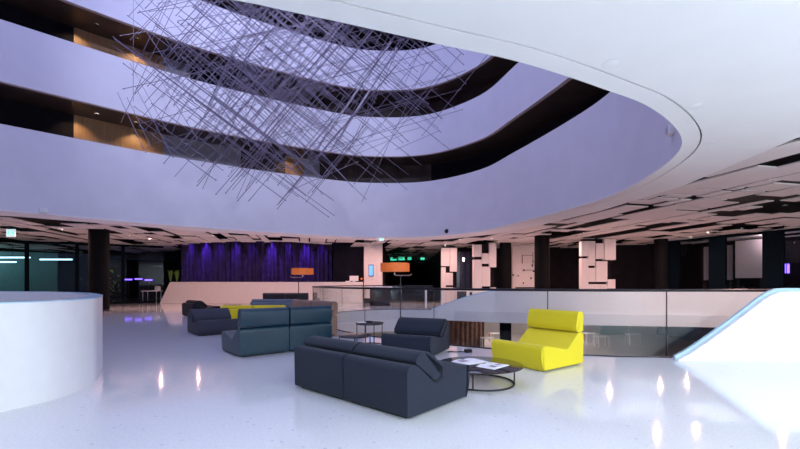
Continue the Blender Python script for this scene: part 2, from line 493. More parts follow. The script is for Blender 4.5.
w = bpy.data.worlds.new('night'); sc.world = w; w.use_nodes = True
w.node_tree.nodes['Background'].inputs['Color'].default_value = (.003, .005, .010, 1)
w.node_tree.nodes['Background'].inputs['Strength'].default_value = 1.0

# ------------------------------------------------------------------ camera
cd = bpy.data.cameras.new('camera'); cam = bpy.data.objects.new('camera', cd); COL.objects.link(cam)
cam.location = (0, 0, EYE); cam.rotation_euler = (R(90), 0, 0)
cd.sensor_width = 36; cd.lens = 18; cd.shift_y = (HOR - 224.5) / 800; cd.clip_end = 200
sc.camera = cam
vs = sc.view_settings
vs.view_transform = 'Standard'; vs.look = 'None'; vs.gamma = 1; vs.use_curve_mapping = False; vs.exposure = 0.0

# ------------------------------------------------------------------ stairwell parapet, void edge walls
P = spline([(-3.82, 3.80), (-3.64, 4.25), (-3.70, 4.85), (-3.98, 5.40), (-5.0, 6.78), (-6.8, 8.4), (-9.4, 9.4), (-12.5, 9), (-14, 6.5), (-12, 3.5), (-8.5, 2.0), (-5.6, 2.2), (-4.3, 2.95)], 8)
t = thing('curved_parapet', 'white curved waist-high parapet wall at the left edge of the photo, ringing a stairwell', 'parapet', (0, 0, 0))
link('wall_shell', ribbon(offset(P, -.23), .16, 0, 1.05), M_SWOOSH, t, smooth=True)
link('rim', ribbon(offset(P, -.235), .17, 1.05, 1.062), M_ICE, t, smooth=True)

# swooping white balustrade on the right, with an edge of frosted glass
def swoosh(name, label, pts, tops, th, z0=0.0, z0s=None):
    t = thing(name, label, 'balustrade', (0, 0, 0))
    link('wall_shell', ribbon(pts, th, z0, 1, False, z1s=tops, z0s=z0s), M_SWOOSH, t, smooth=True)
    c = offset(pts, th * .5, False)
    link('edge_glass', ribbon(offset(c, -.015, False), .05, z0, 1, False, z1s=[z + .055 for z in tops], z0s=[z + .002 for z in tops]), M_ICE, t, smooth=True)
    return t
n = 40
xs = [4.46 + (10.4 - 4.46) * i / n for i in range(n + 1)]
def sm(u):
    u = max(0, min(1, u)); return u
pts = [(x, 6.58 + .012 * max(0, x - 6) ** 2) for x in xs]
def prof(x):
    u = (x - 4.46) / 1.54
    return .012 + 1.10 * (u ** 1.12 if u < 1 else 1.0) if u < .93 else .012 + 1.10 * min(1.0, .922 + (u - .93) * .55)
swoosh('swooping_balustrade', 'glossy white solid balustrade rising in a sweep from the floor at the right edge', pts[::-1], [prof(x) for x in xs][::-1], -.17)
# far side of the void: the same shape, seen through the glass
far = spline([(1.45, 18.55), (3.5, 17.55), (6, 16.55), (9, 15.85), (12, 15.35), (14.0, 14.25)], 10, False)
def fprof(p):
    u = (p[0] - 1.5) / 3.3
    return .02 + .92 * (0 if u < 0 else 1 if u > 1 else math.sin(u * PI / 2) ** 1.0)
swoosh('far_balustrade', 'pale solid balustrade along the far side of the opening, sloping up from its left end', far[::-1], [fprof(p) for p in far][::-1], .16, -.45)

# ------------------------------------------------------------------ glass balustrade
def glass_run():
    t = thing('glass_balustrade', 'clear frameless glass balustrade with dark handrail curving round the floor opening', 'balustrade')
    near = spline([(12.6, 6.95), (8.5, 6.8), (4.48, 6.78), (3.28, 6.93), (2.3, 7.3), (1.56, 7.75), (.95, 8.15), (0, 8.85), (-.9, 9.7), (-1.7, 10.8),
                   (-2.5, 12.3), (-3.0, 14.2), (-2.8, 16.3), (-1.9, 17.9), (-.3, 18.8), (1.5, 18.5)], 8, False)
    line = offset(near, -.06, False)
    link('handrail', tube(bmesh.new(), [(p[0], p[1], 1.125) for p in line], .024, 8), M_STEEL, t, smooth=True)
    link('base_channel', ribbon(offset(line, -.02, False), .04, .0, .02, False), M_STEEL, t)
    px = [400 + 400 * p[0] / p[1] for p in line]
    def near_px(v, lo, hi): return min(range(lo, hi), key=lambda i: abs(px[i] - v))
    cuts = [0, 8, near_px(665, 8, 60), near_px(548, 8, 60), near_px(432, 8, 64), near_px(363, 8, 76), 84, 92, 100, 108, len(line) - 1]
    for a, b in zip(cuts[:-1], cuts[1:]):
        seg = line[a:b + 1]
        s0 = Vector(seg[0]); s1 = Vector(seg[1]); seg[0] = tuple(s0 + (s1 - s0) * .03)
        link('glass_pane', ribbon(seg, .014, .02, 1.11, False), M_GLASS, t, smooth=True)
        link('joint', B((line[a][0], line[a][1], .56), (.014, .014, 1.09)), M_STEEL, t)
    return t
glass_run()

# ------------------------------------------------------------------ lounge seat modules
W = .92
def extrude(prof, w, mtx=None):
    bm = bmesh.new()
    A = [bm.verts.new((-w / 2, y, z)) for y, z in prof]; C = [bm.verts.new((w / 2, y, z)) for y, z in prof]
    bm.faces.new(A); bm.faces.new(C[::-1]); N = len(prof)
    for i in range(N):
        bm.faces.new((A[i], A[(i + 1) % N], C[(i + 1) % N], C[i]))
    return bm
def round_poly(P, rad, n=4):
    out = []; N = len(P)
    for i in range(N):
        p = Vector(P[i][:2]); r = rad[i]
        if r <= 0:
            out.append(tuple(p)); continue
        a = (Vector(P[i - 1]) - p).normalized(); b = (Vector(P[(i + 1) % N]) - p).normalized()
        s, e = p + a * r, p + b * r
        for k in range(n + 1):
            t = k / n; out.append(tuple(s * (1 - t) ** 2 + p * 2 * t * (1 - t) + e * t * t))
    return out
BODY = round_poly([(-.52, .022), (-.53, .495), (-.40, .495), (-.10, .262), (.44, .368), (.53, .35), (.53, .11), (.47, .022)],
                  [.03, .07, .05, .04, .06, .05, .12, .02])
HEAD_UP = round_poly([(-.535, .503), (-.55, .80), (-.40, .825), (-.335, .56), (-.37, .503)], [.03, .07, .07, .05, .03])
HEAD_LOW = round_poly([(-.41, .515), (-.34, .595), (-.17, .595), (.03, .40), (.025, .335), (-.085, .285)], [.03, .07, .10, .08, .05, .03])
PLINTH = [(-.47, 0), (-.47, .03), (.42, .03), (.42, 0)]
def seat_module(label, c, rz, m, low, w=W, group='lounge seat modules'):
    t = thing('lounge_seat', label, 'armchair', (c[0], c[1], 0), rz, group)
    b = link('seat_body', extrude(BODY, w - .015), m, t, smooth=True, bevel=.028, segs=3, angle=50)
    h = link('headrest', extrude(HEAD_LOW if low else HEAD_UP, w - .03), m, t, smooth=True, bevel=.035, segs=3, angle=50)
    link('plinth', extrude(PLINTH, w - .14), M_PLINTH, t)
    for o in (b, h):
        for p in o.data.polygons: p.use_smooth = True
    return t
def place(corner, fwd, wsign, labels, m, low, front=False, w=W):
    """corner: floor point of a back (or front) corner; row of modules runs from it along fwd+wsign*90deg"""
    f = (math.cos(R(fwd)), math.sin(R(fwd))); a = R(fwd + 90 * wsign); d = (math.cos(a), math.sin(a))
    for i, lb in enumerate(labels):
        k = w / 2 + i * w
        s = -.53 if front else .53
        seat_module(lb, (corner[0] + d[0] * k + f[0] * s, corner[1] + d[1] * k + f[1] * s), R(fwd - 90), m, low, w)
place((.07, 3.60), 48.5, 1, ['charcoal blue wool lounge seat nearest the camera, right half of a pair seen from behind',
                              'charcoal blue wool lounge seat, left half of the nearest pair seen from behind'], M_SLATE, True, w=.895)
place((.50, 6.60), 245, -1, ['single charcoal blue lounge seat facing the camera between side tables and coffee table'], M_SLATE, True, True)
place((1.97, 5.55), 215.4, -1, ['bright yellow lounge seat with raised headrest standing alone by the glass balustrade'], M_YELLOW, False, True)
place((-2.66, 6.64), 129.7, -1, ['teal leather lounge seat seen from behind, left half of the teal pair',
                                 'teal leather lounge seat seen from behind, right half of the teal pair'], M_TEAL, False, w=.875)
place((-1.47, 9.43), 225, -1, ['brown leather lounge seat with its pale side end beside the glass balustrade',
                               'brown leather lounge seat further from the glass, mostly hidden behind teal seat'], M_TAN, False)
place((-4.70, 9.33), -49, 1, ['slate blue lounge seat turned to the camera, left of the teal pair'], M_SLATE2, True, True)
place((-5.22, 11.5), 95, -1, ['yellow lounge seat seen from behind, left half of the yellow pair further back',
                              'yellow lounge seat seen from behind, right half of the yellow pair further back'], M_YELLOW, True)
place((-6.0, 16.0), 93, -1, ['grey blue lounge seat behind the yellow pair, left half of its pair',
                             'grey blue lounge seat behind the yellow pair, right half of its pair'], M_GREYBLUE, True)
place((-6.05, 17.6), 92, -1, ['espresso brown lounge seat under the far orange lamp, left half of its pair',
                              'espresso brown lounge seat under the far orange lamp, right half of its pair'], M_ESPRESSO, False, w=1.0)
seat_module('black lounge seat standing side on behind the slate blue seat, leftmost of all seats', (-7.65, 15.4), R(50 - 90), M_INK, True)

# ------------------------------------------------------------------ tables
def ring(bm, c, r, z, th, n=40):
    return tube(bm, [(c[0] + r * math.cos(2 * PI * k / n), c[1] + r * math.sin(2 * PI * k / n), z) for k in range(n)], th, 6, True)
def round_table(name, label, c, r, z, rb, nleg=4, group=None, rot=.4):
    t = thing(name, label, 'table', (c[0], c[1], 0), 0, group)
    link('tabletop', lathe(bmesh.new(), [(r - .006, z - .014), (r, z - .007), (r - .006, z)], 48), M_TABLE, t, smooth=True, angle=60)
    link('base_ring', ring(bmesh.new(), (0, 0), rb, .012, .011), M_STEEL, t, smooth=True)
    link('top_ring', ring(bmesh.new(), (0, 0), rb, z - .024, .009), M_STEEL, t, smooth=True)
    for k in range(nleg):
        a = rot + 2 * PI * k / nleg
        link('leg', cyl(bmesh.new(), (rb * math.cos(a), rb * math.sin(a), .012), (rb * math.cos(a), rb * math.sin(a), z - .02), .009, 8), M_STEEL, t, smooth=True)
    return t
CT = (1.0, 5.02)
round_table('coffee_table', 'low round bronze glass coffee table on a black wire ring base before the yellow seat', CT, .53, .235, .42, 4, rot=-1.95)
round_table('side_table', 'taller of two small round dark side tables, beside the charcoal single seat', G(369.7, 345.5), .285, .46, .265, 4, 'nested side tables')
round_table('side_table', 'lower of two small round dark side tables, behind the nearest charcoal pair', (-.83, 7.35), .30, .30, .28, 4, 'nested side tables', .1)
round_table('side_table', 'small dark round table in front of the reception desk beyond the yellow pair', (-6.1, 14.6), .30, .46, .27, 4)
ut = G(369.7, 345.5)
tag(link('dark_tray', lathe(bmesh.new(), [(.05, .461), (.075, .463), (.08, .485), (.07, .485), (.065, .47), (.001, .468)], 20, (ut[0] - .02, ut[1] + .03, 0)), M_INK, smooth=True), 'small dark dish on the taller round side table', 'dish')
tag(link('papers', B((ut[0] - .16, ut[1] - .02, .466), (.17, .12, .008), .3), M_PAPER), 'small stack of pale papers on the taller round side table', 'papers')
# magazines on the coffee table
def mag(label, x, y, z, rz, w, h, spots):
    t = thing('magazine', label, 'magazine', (x, y, z), rz, 'open magazines on the coffee table')
    bm = bmesh.new(); n = 8
    for s in (-1, 1):
        row = []
        for i in range(n + 1):
            u = i / n; row.append((s * u * w / 2, .016 * math.sin(PI * min(1, u * 1.1)) ** .7 * (1 - u * .5) + .003))
        A = [bm.verts.new((p[0], -h / 2, p[1])) for p in row]; C = [bm.verts.new((p[0], h / 2, p[1])) for p in row]
        D = [bm.verts.new((p[0], -h / 2, 0)) for p in row]; E = [bm.verts.new((p[0], h / 2, 0)) for p in row]
        for i in range(n):
            bm.faces.new((A[i], A[i + 1], C[i + 1], C[i])); bm.faces.new((D[i], E[i], E[i + 1], D[i + 1]))
            bm.faces.new((A[i], D[i], D[i + 1], A[i + 1])); bm.faces.new((C[i], C[i + 1], E[i + 1], E[i]))
        bm.faces.new((A[n], D[n], E[n], C[n]))
    link('pages', bm, M_PAPER, t, smooth=True)
    for (px, py, sx, sy) in spots:
        link('printed_picture', B((px, py, .0165), (sx, sy, .004)), M_PRINT, t)
    return t
mag('white open magazine with a dark picture, left one on the low coffee table', CT[0] - .10, CT[1] + .13, .236, .55, .40, .28, [(-.09, .03, .10, .10)])
mag('white magazine with small pictures, right one on the low coffee table', CT[0] + .135, CT[1] - .13, .236, .8, .36, .25, [(.07, -.04, .09, .05), (-.08, -.05, .06, .08)])

# floor box and its cable beside the void
fb = thing('floor_socket', 'small black socket block with thin cable on the floor beside the glass', 'socket', (*G(468, 352.5), 0))
link('block', B((0, 0, .03), (.13, .09, .06), .2), M_PLINTH, fb, bevel=.012)
link('cable', tube(bmesh.new(), [(-.06, 0, .012), (-.14, .03, .010), (-.22, .01, .010), (-.30, .04, .010), (-.36, .0, .010)], .008, 6), M_PLINTH, fb, smooth=True)

# ------------------------------------------------------------------ floor lamps
def floor_lamp(label, c, rz=0):
    t = thing('floor_lamp', label, 'floor lamp', (c[0], c[1], 0), rz, 'orange floor lamps')
    link('base', lathe(bmesh.new(), [(.001, 0), (.15, 0), (.15, .012), (.02, .02), (.001, .02)], 32), M_STEEL, t, smooth=True)
    link('pole', cyl(bmesh.new(), (0, 0, .015), (0, 0, 1.42), .012, 10), M_STEEL, t, smooth=True)
    link('bracket', tube(bmesh.new(), [(-.12, 0, 1.50), (-.12, 0, 1.43), (-.10, 0, 1.41), (.20, 0, 1.41), (.235, 0, 1.44)], .011, 8), M_CHROME, t, smooth=True)
    s = link('lamp_shade', lathe(bmesh.new(), [(.305, 1.49), (.305, 1.665), (.295, 1.665), (.295, 1.495)], 40, (-.115, 0, 0)), M_ORANGE, t, smooth=True)
    link('diffuser', lathe(bmesh.new(), [(.001, 1.502), (.293, 1.502), (.293, 1.507), (.001, 1.507)], 32, (-.115, 0, 0)), M_LAMPIN, s)
    link('stem', cyl(bmesh.new(), (-.12, 0, 1.49), (-.12, 0, 1.56), .012, 8), M_CHROME, t)
    return t
floor_lamp('orange drum shade floor lamp behind the single charcoal seat, nearer of the two', (.01, 8.38))
o = floor_lamp('orange drum shade floor lamp before the violet curtain, further of the two', (-2.88, 11.35), PI)

# ------------------------------------------------------------------ columns
def column(label, x, y, r, z0=0, z1=ZC + .3):
    t = thing('round_column', label, 'column', (x, y, 0), 0, 'black round columns')
    link('shaft', cyl(bmesh.new(), (0, 0, z0), (0, 0, z1), r, 32), M_COLUMN, t, smooth=True)
    link('base_collar', lathe(bmesh.new(), [(r + .001, 0), (r + .02, 0), (r + .02, .08), (r + .001, .08)], 32), M_STEEL, t, smooth=True)
    return t
column('black round column at left, rising behind the white curved parapet', *G(99, 311), .385)
column('black column between the white pixel-patterned pier and patterned wall', XD(505.5, 23.3), 23.3, .33, -3.5)
column('black column at centre right, beside the patterned pale wall', XD(542, 19.9), 19.9, .36, -3.5)
column('black column far right, against the dark wall before the dark windows', XD(661, 21.3), 21.3, .32, 0)

# ------------------------------------------------------------------ white pixel-patterned piers
def pier(label, x0, x1, d, blocks, slots):
    """blocks: (u0,u1,z0,z1,depth) in pier widths and metres"""
    t = thing('patterned_pier', label, 'pillar', ((x0 + x1) / 2, d, 0), 0, 'white piers of stacked blocks'); w = x1 - x0
    link('core', B((0, .30, (ZC - .005) / 2), (w * .8, .35, ZC - .005)), M_DARK, t)
    for (a, b, z0, z1, dp) in blocks:
        link('block', B(((a + b) / 2 * w - w / 2, .12 - dp / 2, (z0 + z1) / 2), ((b - a) * w - .02, .30 + dp, z1 - z0 - .02)), M_PINKW, t, bevel=.008)
    return t
Z1 = ZC - .11
pier('white block-patterned pier furthest left, at the corridor mouth', XD(441, 25), XD(457, 25), 25.0,
     [(0, .55, 2.3, Z1, .0), (.55, 1, 1.95, Z1, .06), (0, .3, 0, 2.25, .03), (.3, .75, 1.1, 1.9, .0), (.3, .75, 0, 1.0, .05), (.75, 1.0, 0, .95, .02)], [])
pier('white block-patterned pier left of the pair of black columns', XD(473, 23), XD(496, 23), 23.0,
     [(0, .38, 2.75, Z1, .02), (.38, .72, 2.35, Z1 - .5, .06), (.68, 1.0, 2.15, Z1 + .1, .1), (0, .38, 0, 2.6, .06), (.38, .75, 1.05, 2.2, .02), (.38, .75, 0, .9, .05), (.75, 1.0, 0, 1.0, .02)], [])
pier('white block-patterned pier right of centre, between dark walls', XD(581, 21), XD(615, 21), 21.0,
     [(0, .2, 2.65, Z1, .02), (.2, .42, 2.15, Z1, .0), (.42, .66, 2.5, Z1 - .12, .03), (.66, 1.0, 2.45, Z1 + .1, .08), (0, .2, .75, 2.55, .06), (.2, .42, 1.3, 2.05, .02), (.42, .76, 1.3, 2.4, .05), (.76, 1.0, .95, 1.45, .03), (.2, .55, .3, 1.2, .0), (.55, .76, .1, 1.2, .02), (.76, 1.0, .1, .82, .03)], [])
# patterned pale wall marks
t = thing('wall_pattern', 'dark square studs and line pattern fixed on the pale wall between black columns', 'wall decoration', (XD(523, 25.07), 25.07, 0))
for (u, z, sx, sz) in ((-.62, 1.75, .08, .1), (-.3, 1.7, .06, .08), (.05, 2.05, .08, .1), (.02, 1.25, .06, .1), (.5, 1.55, .08, .1), (.62, 2.6, .06, .1), (.66, 2.0, .1, .1), (.58, 2.35, .06, .14)):
    link('stud', B((u, -.01, z), (sx, .05, sz)), M_DARK, t)
link('shelf_slot', B((.15, -.01, .95), (1.25, .05, .07)), M_DARK, t)
for (u, z, sx, sz) in ((-.05, 2.75, .03, .55), (.62, 2.8, .02, .8), (.28, 2.98, .65, .02), (.28, 2.06, .6, .02)):
    link('line', B((u, -.005, z), (sx, .04, sz)), M_BROWNW, t)
# blue dark cabinets of glass between piers
t = thing('glass_partition', 'dark blue glass partition between the two left white piers', 'partition', (XD(465, 25.6), 25.6, 0))
link('glass_sheet', B((0, 0, 1.75), (1.1, .05, 3.0)), mat('navy glass', (.045, .055, .10), .15, noise=.1), t)
for k in (-.3, .02, .33):
    link('mullion', B((k, -.035, 1.75), (.03, .04, 3.0)), M_DARK, t)
link('lamp_lens', B((-.1, -.035, 2.75), (.08, .03, .18)), M_DOT, t)

# ------------------------------------------------------------------ curtain, desk and things on it
def pleats(pts, amp, per, z0, z1, th=.012):
    fine = spline(pts, 60, False); out = []; s = 0
    nn = normals(fine, False)
    for i, p in enumerate(fine):
        if i: s += math.hypot(p[0] - fine[i - 1][0], p[1] - fine[i - 1][1])
        a = amp * (math.sin(2 * PI * s / per) + .35 * math.sin(2 * PI * s / (per * 2.7) + 1))
        out.append((p[0] + nn[i][0] * a, p[1] + nn[i][1] * a))
    return ribbon(out, th, z0, z1, False)
t = thing('stage_curtain', 'tall violet pleated curtain lit from above behind the reception desk', 'curtain', (0, 0, 0))
link('pleated_cloth', pleats([(-14.75, 27.0), (-12, 26.55), (-8.8, 26.3), (-6.3, 26.6), (-4.5, 27.3)], .07, .30, .02, ZC + 1.0), M_CURTAIN, t, smooth=True)
link('track', tube(bmesh.new(), spline([(-14.75, 27.0, ZC + 1.03), (-12, 26.55, ZC + 1.03), (-8.8, 26.3, ZC + 1.03), (-6.3, 26.6, ZC + 1.03), (-4.5, 27.3, ZC + 1.03)], 6, False), .03, 6), M_STEEL, t)

dk = thing('reception_desk', 'long pale reception desk with sloping left end before the violet curtain', 'desk', (-8.5, 24.4, 0))
bm = bmesh.new()
x0, x1 = XD(159.5, 24.4) + 8.5, XD(362, 24.4) + 8.5
pr = [(x0, 0), (x0 + .55, 1.29), (x1, 1.29), (x1, 0)]
A = [bm.verts.new((x, -.0 + (.12 if z > 1 else 0), z)) for x, z in pr]; C = [bm.verts.new((x, .75, z)) for x, z in pr]
bm.faces.new(A); bm.faces.new(C[::-1])
for i in range(4): bm.faces.new((A[i], A[(i + 1) % 4], C[(i + 1) % 4], C[i]))
link('desk_body', bm, M_PINKW, dk, bevel=.015)
link('desk_top', B(((x0 + x1) / 2 + .3, .43, 1.302), (x1 - x0 - .6, .66, .024)), M_WHITE, dk)
DT = 1.314
for i, px in enumerate((170.5, 177)):
    v = thing('glass_vase', ('left' if i == 0 else 'right') + ' of two tall clear vases with green leaves on the reception desk', 'vase', (XD(px, 24.8), 24.8, DT), 0, 'vases on the reception desk')
    link('vase_glass', lathe(bmesh.new(), [(.07, 0), (.08, .55), (.075, .55), (.065, .02), (.001, .02)], 20), M_FGLASS, v, smooth=True)
    bm = bmesh.new()
    for k in range(26):
        a = random.random() * 2 * PI; r_ = .03 + .12 * random.random(); z = .5 + .22 * random.random()
        p = Vector((r_ * math.cos(a), r_ * math.sin(a), z)); s = .05
        q = [bm.verts.new(p + Vector((random.uniform(-s, s), random.uniform(-s, s), random.uniform(-s, s)))) for _ in range(4)]
        bm.faces.new(q)
        cyl(bm, (r_ * .2 * math.cos(a), r_ * .2 * math.sin(a), .03), p, .006, 4)
    link('foliage', bm, M_GREEN, v)
m_ = thing('desk_monitor', 'pale monitor seen from behind at the right end of the reception desk', 'monitor', (XD(354, 24.9), 24.9, DT))
link('monitor_shell', B((0, 0, .22), (.55, .06, .32), .1), M_PAPER, m_, bevel=.01)
link('stand', B((0, .02, .03), (.2, .16, .06), .1), M_CHROME, m_)
m_ = thing('desk_lamp', 'small red desk light beside the monitor on the reception desk', 'lamp', (XD(361.5, 24.85), 24.85, DT))
link('stem', cyl(bmesh.new(), (0, 0, 0), (0, 0, .14), .02, 8), M_STEEL, m_)
link('lamp_head', lathe(bmesh.new(), [(.001, .14), (.06, .14), (.06, .24), (.001, .27)], 12), M_ORANGE, m_, smooth=True)
tag(link('paper_stack', B((XD(348, 24.8), 24.8, DT + .03), (.3, .22, .06), .2), M_PAPER), 'low stack of white paper left of the monitor on the desk', 'paper')
# screen on pillar
s = thing('wall_screen', 'small glowing blue portrait screen on the pale pillar right of the desk', 'screen', (XD(371, 24.92), 24.92, 0))
link('frame', B((0, .0, 2.03), (.30, .04, .72)), M_STEEL, s)
link('display', B((0, -.025, 2.03), (.25, .012, .64)), M_SCREEN, s)
for k in range(5):
    link('button_plate', B((.36, .005, 2.3 - k * .14), (.05, .03, .05)), M_CHROME, s)
# white bench-like counter under the pillar
t = thing('pale_counter', 'pale rounded counter below the blue screen pillar, seen through the balustrade glass', 'counter', (XD(380, 22), 22, 0))
link('counter_top', B((0, 0, 1.0), (1.35, .5, .12)), M_PINKW, t, bevel=.05, segs=4)
link('counter_base', B((0, .05, .47), (1.1, .35, .94)), M_DARK, t)
# table at far left of desk
t = thing('glass_desk', 'small white desk standing at the left end of the reception desk', 'desk', (XD(152, 25.0), 25.0, 0))
link('desk_board', B((0, 0, .75), (1.0, .6, .04)), M_WHITE, t)
for sx in (-.42, .42):
    for sy in (-.24, .24):
        link('leg', cyl(bmesh.new(), (sx, sy, 0), (sx, sy, .73), .02, 8), M_CHROME, t)
l_ = thing('laptop', 'white open laptop on the small white desk', 'laptop', (XD(156, 25.0), 25.0, .77))
link('keyboard_half', B((0, 0, .012), (.36, .25, .024)), M_PAPER, l_); link('screen_half', B((.02, .14, .15), (.36, .02, .27)), M_PAPER, l_)

# ------------------------------------------------------------------ exit signs
def exit_sign(label, c, w, h, green, drop, rz=0):
    t = thing('exit_sign', label, 'sign', c, rz, 'exit signs')
    link('sign_box', B((0, 0, 0), (w, .05, h)), M_EXITG if green else M_EXITW, t)
    pic = bmesh.new()
    box(pic, (-.22 * w, -.03, .02), (w * .06, .012, h * .45)); box(pic, (.2 * w, -.03, .0), (w * .28, .012, h * .1)); box(pic, (.32 * w, -.03, .0), (w * .07, .012, h * .32))
    box(pic, (-.16 * w, -.03, -h * .18), (w * .16, .012, h * .07)); box(pic, (-.28 * w, -.03, .05 * h), (w * .12, .012, h * .07))
    link('pictogram', pic, M_EXITW if green else M_EXITG, t)
    if drop > 0:
        link('hanger', cyl(bmesh.new(), (0, 0, h / 2), (0, 0, h / 2 + drop), .012, 6), M_STEEL, t)
def at(px, py, d): return (XD(px, d), d, EYE + (HOR - py) / 400 * d)
exit_sign('bright exit sign hanging at far left under the panelled ceiling', at(11, 233, 17.0), .36, .32, False, .18)
p = at(381.3, 238.5, 20.8); exit_sign('bright exit sign hanging at centre before the pale pillar', p, .24, .26, False, max(.02, ZC - p[2] - .13))
for i, (px, py, lb) in enumerate(((393.5, 259, 'leftmost'), (401.5, 258.6, 'second from left'), (409.5, 258.2, 'third from left'), (422.5, 258.2, 'rightmost'))):
    exit_sign('small green exit sign deep in the dark corridor, ' + lb, at(px, py, 40 - i), .62 if i < 2 else .38, .32, True, .25)

# ------------------------------------------------------------------ small ceiling fittings
def fitting(name, label, cat, parts, group=None):
    t = thing(name, label, cat, (0, 0, 0), 0, group)
    for n_, bm, m in parts: link(n_, bm, m, t)
    return t
def dl(px, py, z=ZC + .012):
    x, y = G(px, py, z); return x, y
proto = None
for (px, py) in [(708, 233), (742, 228), (629, 236), (566, 239.5), (549, 240), (606, 241), (520, 241), (509, 244), (459, 233.6 + 6), (130, 236), (150, 239), (62, 230), (45, 241), (27, 224), (768, 222), (690, 238), (652, 240), (583, 233), (536, 233), (492, 238.6), (420, 243), (445, 246), (215, 236.2), (242, 235.8), (560, 231), (785, 205), (760, 236)]:
    x, y = dl(px, py)
    if proto is None:
        proto = thing('ceiling_downlight', 'tiny round downlight glowing in the panelled ceiling', 'ceiling light', (x, y, ZC), 0, 'recessed downlights of the panelled ceiling')
        link('lens', lathe(bmesh.new(), [(.001, -.004), (.045, -.004), (.045, .015), (.001, .015)], 16), M_DOT, proto)
        link('trim_ring', lathe(bmesh.new(), [(.046, -.008), (.065, -.006), (.065, .012), (.046, .012)], 16), M_CHROME, proto)
    else:
        dup(proto, (x, y, ZC), 0, 'tiny round downlight glowing in the panelled ceiling')
for i, (px, py, lb) in enumerate(((611, 64, 'nearest the camera'), (695, 106, 'middle one'), (712, 142, 'nearest the dark slots'))):
    x, y = G(px, py, ZC)
    t = thing('ceiling_speaker', 'flush round white disc in the smooth ceiling right of the opening, ' + lb, 'ceiling fitting', (x, y, ZC), 0, 'flush discs of the smooth ceiling')
    link('grille', lathe(bmesh.new(), [(.001, -.006), (.075, -.006), (.085, -.001)], 24), M_CEIL, t, smooth=True)
    link('rim', lathe(bmesh.new(), [(.085, -.004), (.092, -.004), (.092, -.0005), (.085, -.0005)], 24), M_WHITE, t)
for i, (px, lb) in enumerate(((292.6, 'leftmost'), (313, 'middle'), (328, 'rightmost'))):
    d = 22.9 + i * .4; x = XD(px, d)
    t = thing('track_spotlight', 'small black spotlight under the curved ceiling edge above the curtain, ' + lb, 'spotlight', (x, d, ZC), 0, 'black spotlights of the curtain')
    link('lamp_can', cyl(bmesh.new(), (0, 0, -.30), (0, .06, -.06), .075, 14), M_STEEL, t, smooth=True); link('mount', cyl(bmesh.new(), (0, .05, -.1), (0, .05, .0), .02, 8), M_STEEL, t)
# small boxes on the balcony face
def near_face(px, py):
    best = None
    for p, n in zip(ATR, normals(ATR)):
        if p[1] > 4:
            e = abs(400 + 400 * p[0] / p[1] - px)
            z = EYE + (HOR - py) / 400 * p[1]
            if z > ZC and (best is None or e < best[0]): best = (e, p, n, z)
    return best
for px, py, nm, lb, cat, m, s in ((673, 130, 'security_camera', 'small white camera box on the lavender balcony face at the right tip of the opening', 'camera', M_PAPER, .22),
                                  (30, 211.5, 'junction_box', 'small pale box low on the balcony face at far left', 'box', M_WHITE, .2)):
    c = (5.13, 7.72, 4.0, -1.35) if px > 600 else None
    e, p, n, z = near_face(px, py)
    if px > 600:
        q = min(zip(ATR, normals(ATR)), key=lambda q: abs(400 + 400 * q[0][0] / q[0][1] - 674) + (0 if 6 < q[0][1] < 9 else 999)); p, n = q
        z = EYE + (HOR - 130) / 400 * p[1]
    t = thing(nm, lb, cat, (p[0] - n[0] * .05, p[1] - n[1] * .05, max(z, ZC + .12)), math.atan2(n[1], n[0]) - PI / 2)
    link('housing', B((0, 0, 0), (s, .10, s * .8)), m, t, bevel=.015); link('face_plate', B((0, -.055, 0), (s * .7, .012, s * .5)), M_CHROME, t)
e, p, n, z = near_face(455, 234.5)
t = thing('dome_camera', 'small black dome camera low on the balcony face at centre', 'camera', (p[0] - n[0] * .01, p[1] - n[1] * .01, ZC + .22))
link('dome', lathe(bmesh.new(), [(.001, -.13), (.07, -.11), (.1, -.04), (.1, .05), (.001, .05)], 16), M_STEEL, t, smooth=True)
link('bracket', B((n[0] * .03, n[1] * .03, .07), (.08, .08, .05)), M_STEEL, t)
# soffit downlights of the galleries
for i, (px, py, lev) in enumerate(((97, 25.5, 2), (136, 39, 2), (97, 114.5, 1), (136, 123, 1))):
    x, y = G(px, py, LEV[lev][0])
    t = thing('gallery_downlight', 'small round downlight in the dark %s gallery soffit, %s one' % ('upper' if lev == 2 else 'lower', 'left' if px < 120 else 'right'), 'ceiling light', (x, y, LEV[lev][0]), 0, 'downlights above the oak panels')
    link('lens', lathe(bmesh.new(), [(.001, -.004), (.06, -.004), (.06, .012), (.001, .012)], 14), M_DOT, t)
    link('trim_ring', lathe(bmesh.new(), [(.061, -.008), (.08, -.006), (.08, .012), (.061, .012)], 14), M_STEEL, t)
# oak panel washers
for px, lev in ((85, 0), (130, 0), (88, 1), (128, 1), (286, 0)):
    q = min(zip(wallc, normals(wallc)), key=lambda q: abs(400 + 400 * q[0][0] / q[0][1] - px) + (0 if q[0][1] > 8 else 999)); p, n = q
    z1 = LEV[lev + 1][0]
    aim(lamp('SPOT', 'oak_washer', (p[0] - n[0] * .6, p[1] - n[1] * .6, z1 - .05), 34 if px != 286 else 26, (1, .72, .42), size=.04, spot=100, blend=.8), (p[0] - n[0] * .05, p[1] - n[1] * .05, z1 - 1.2))

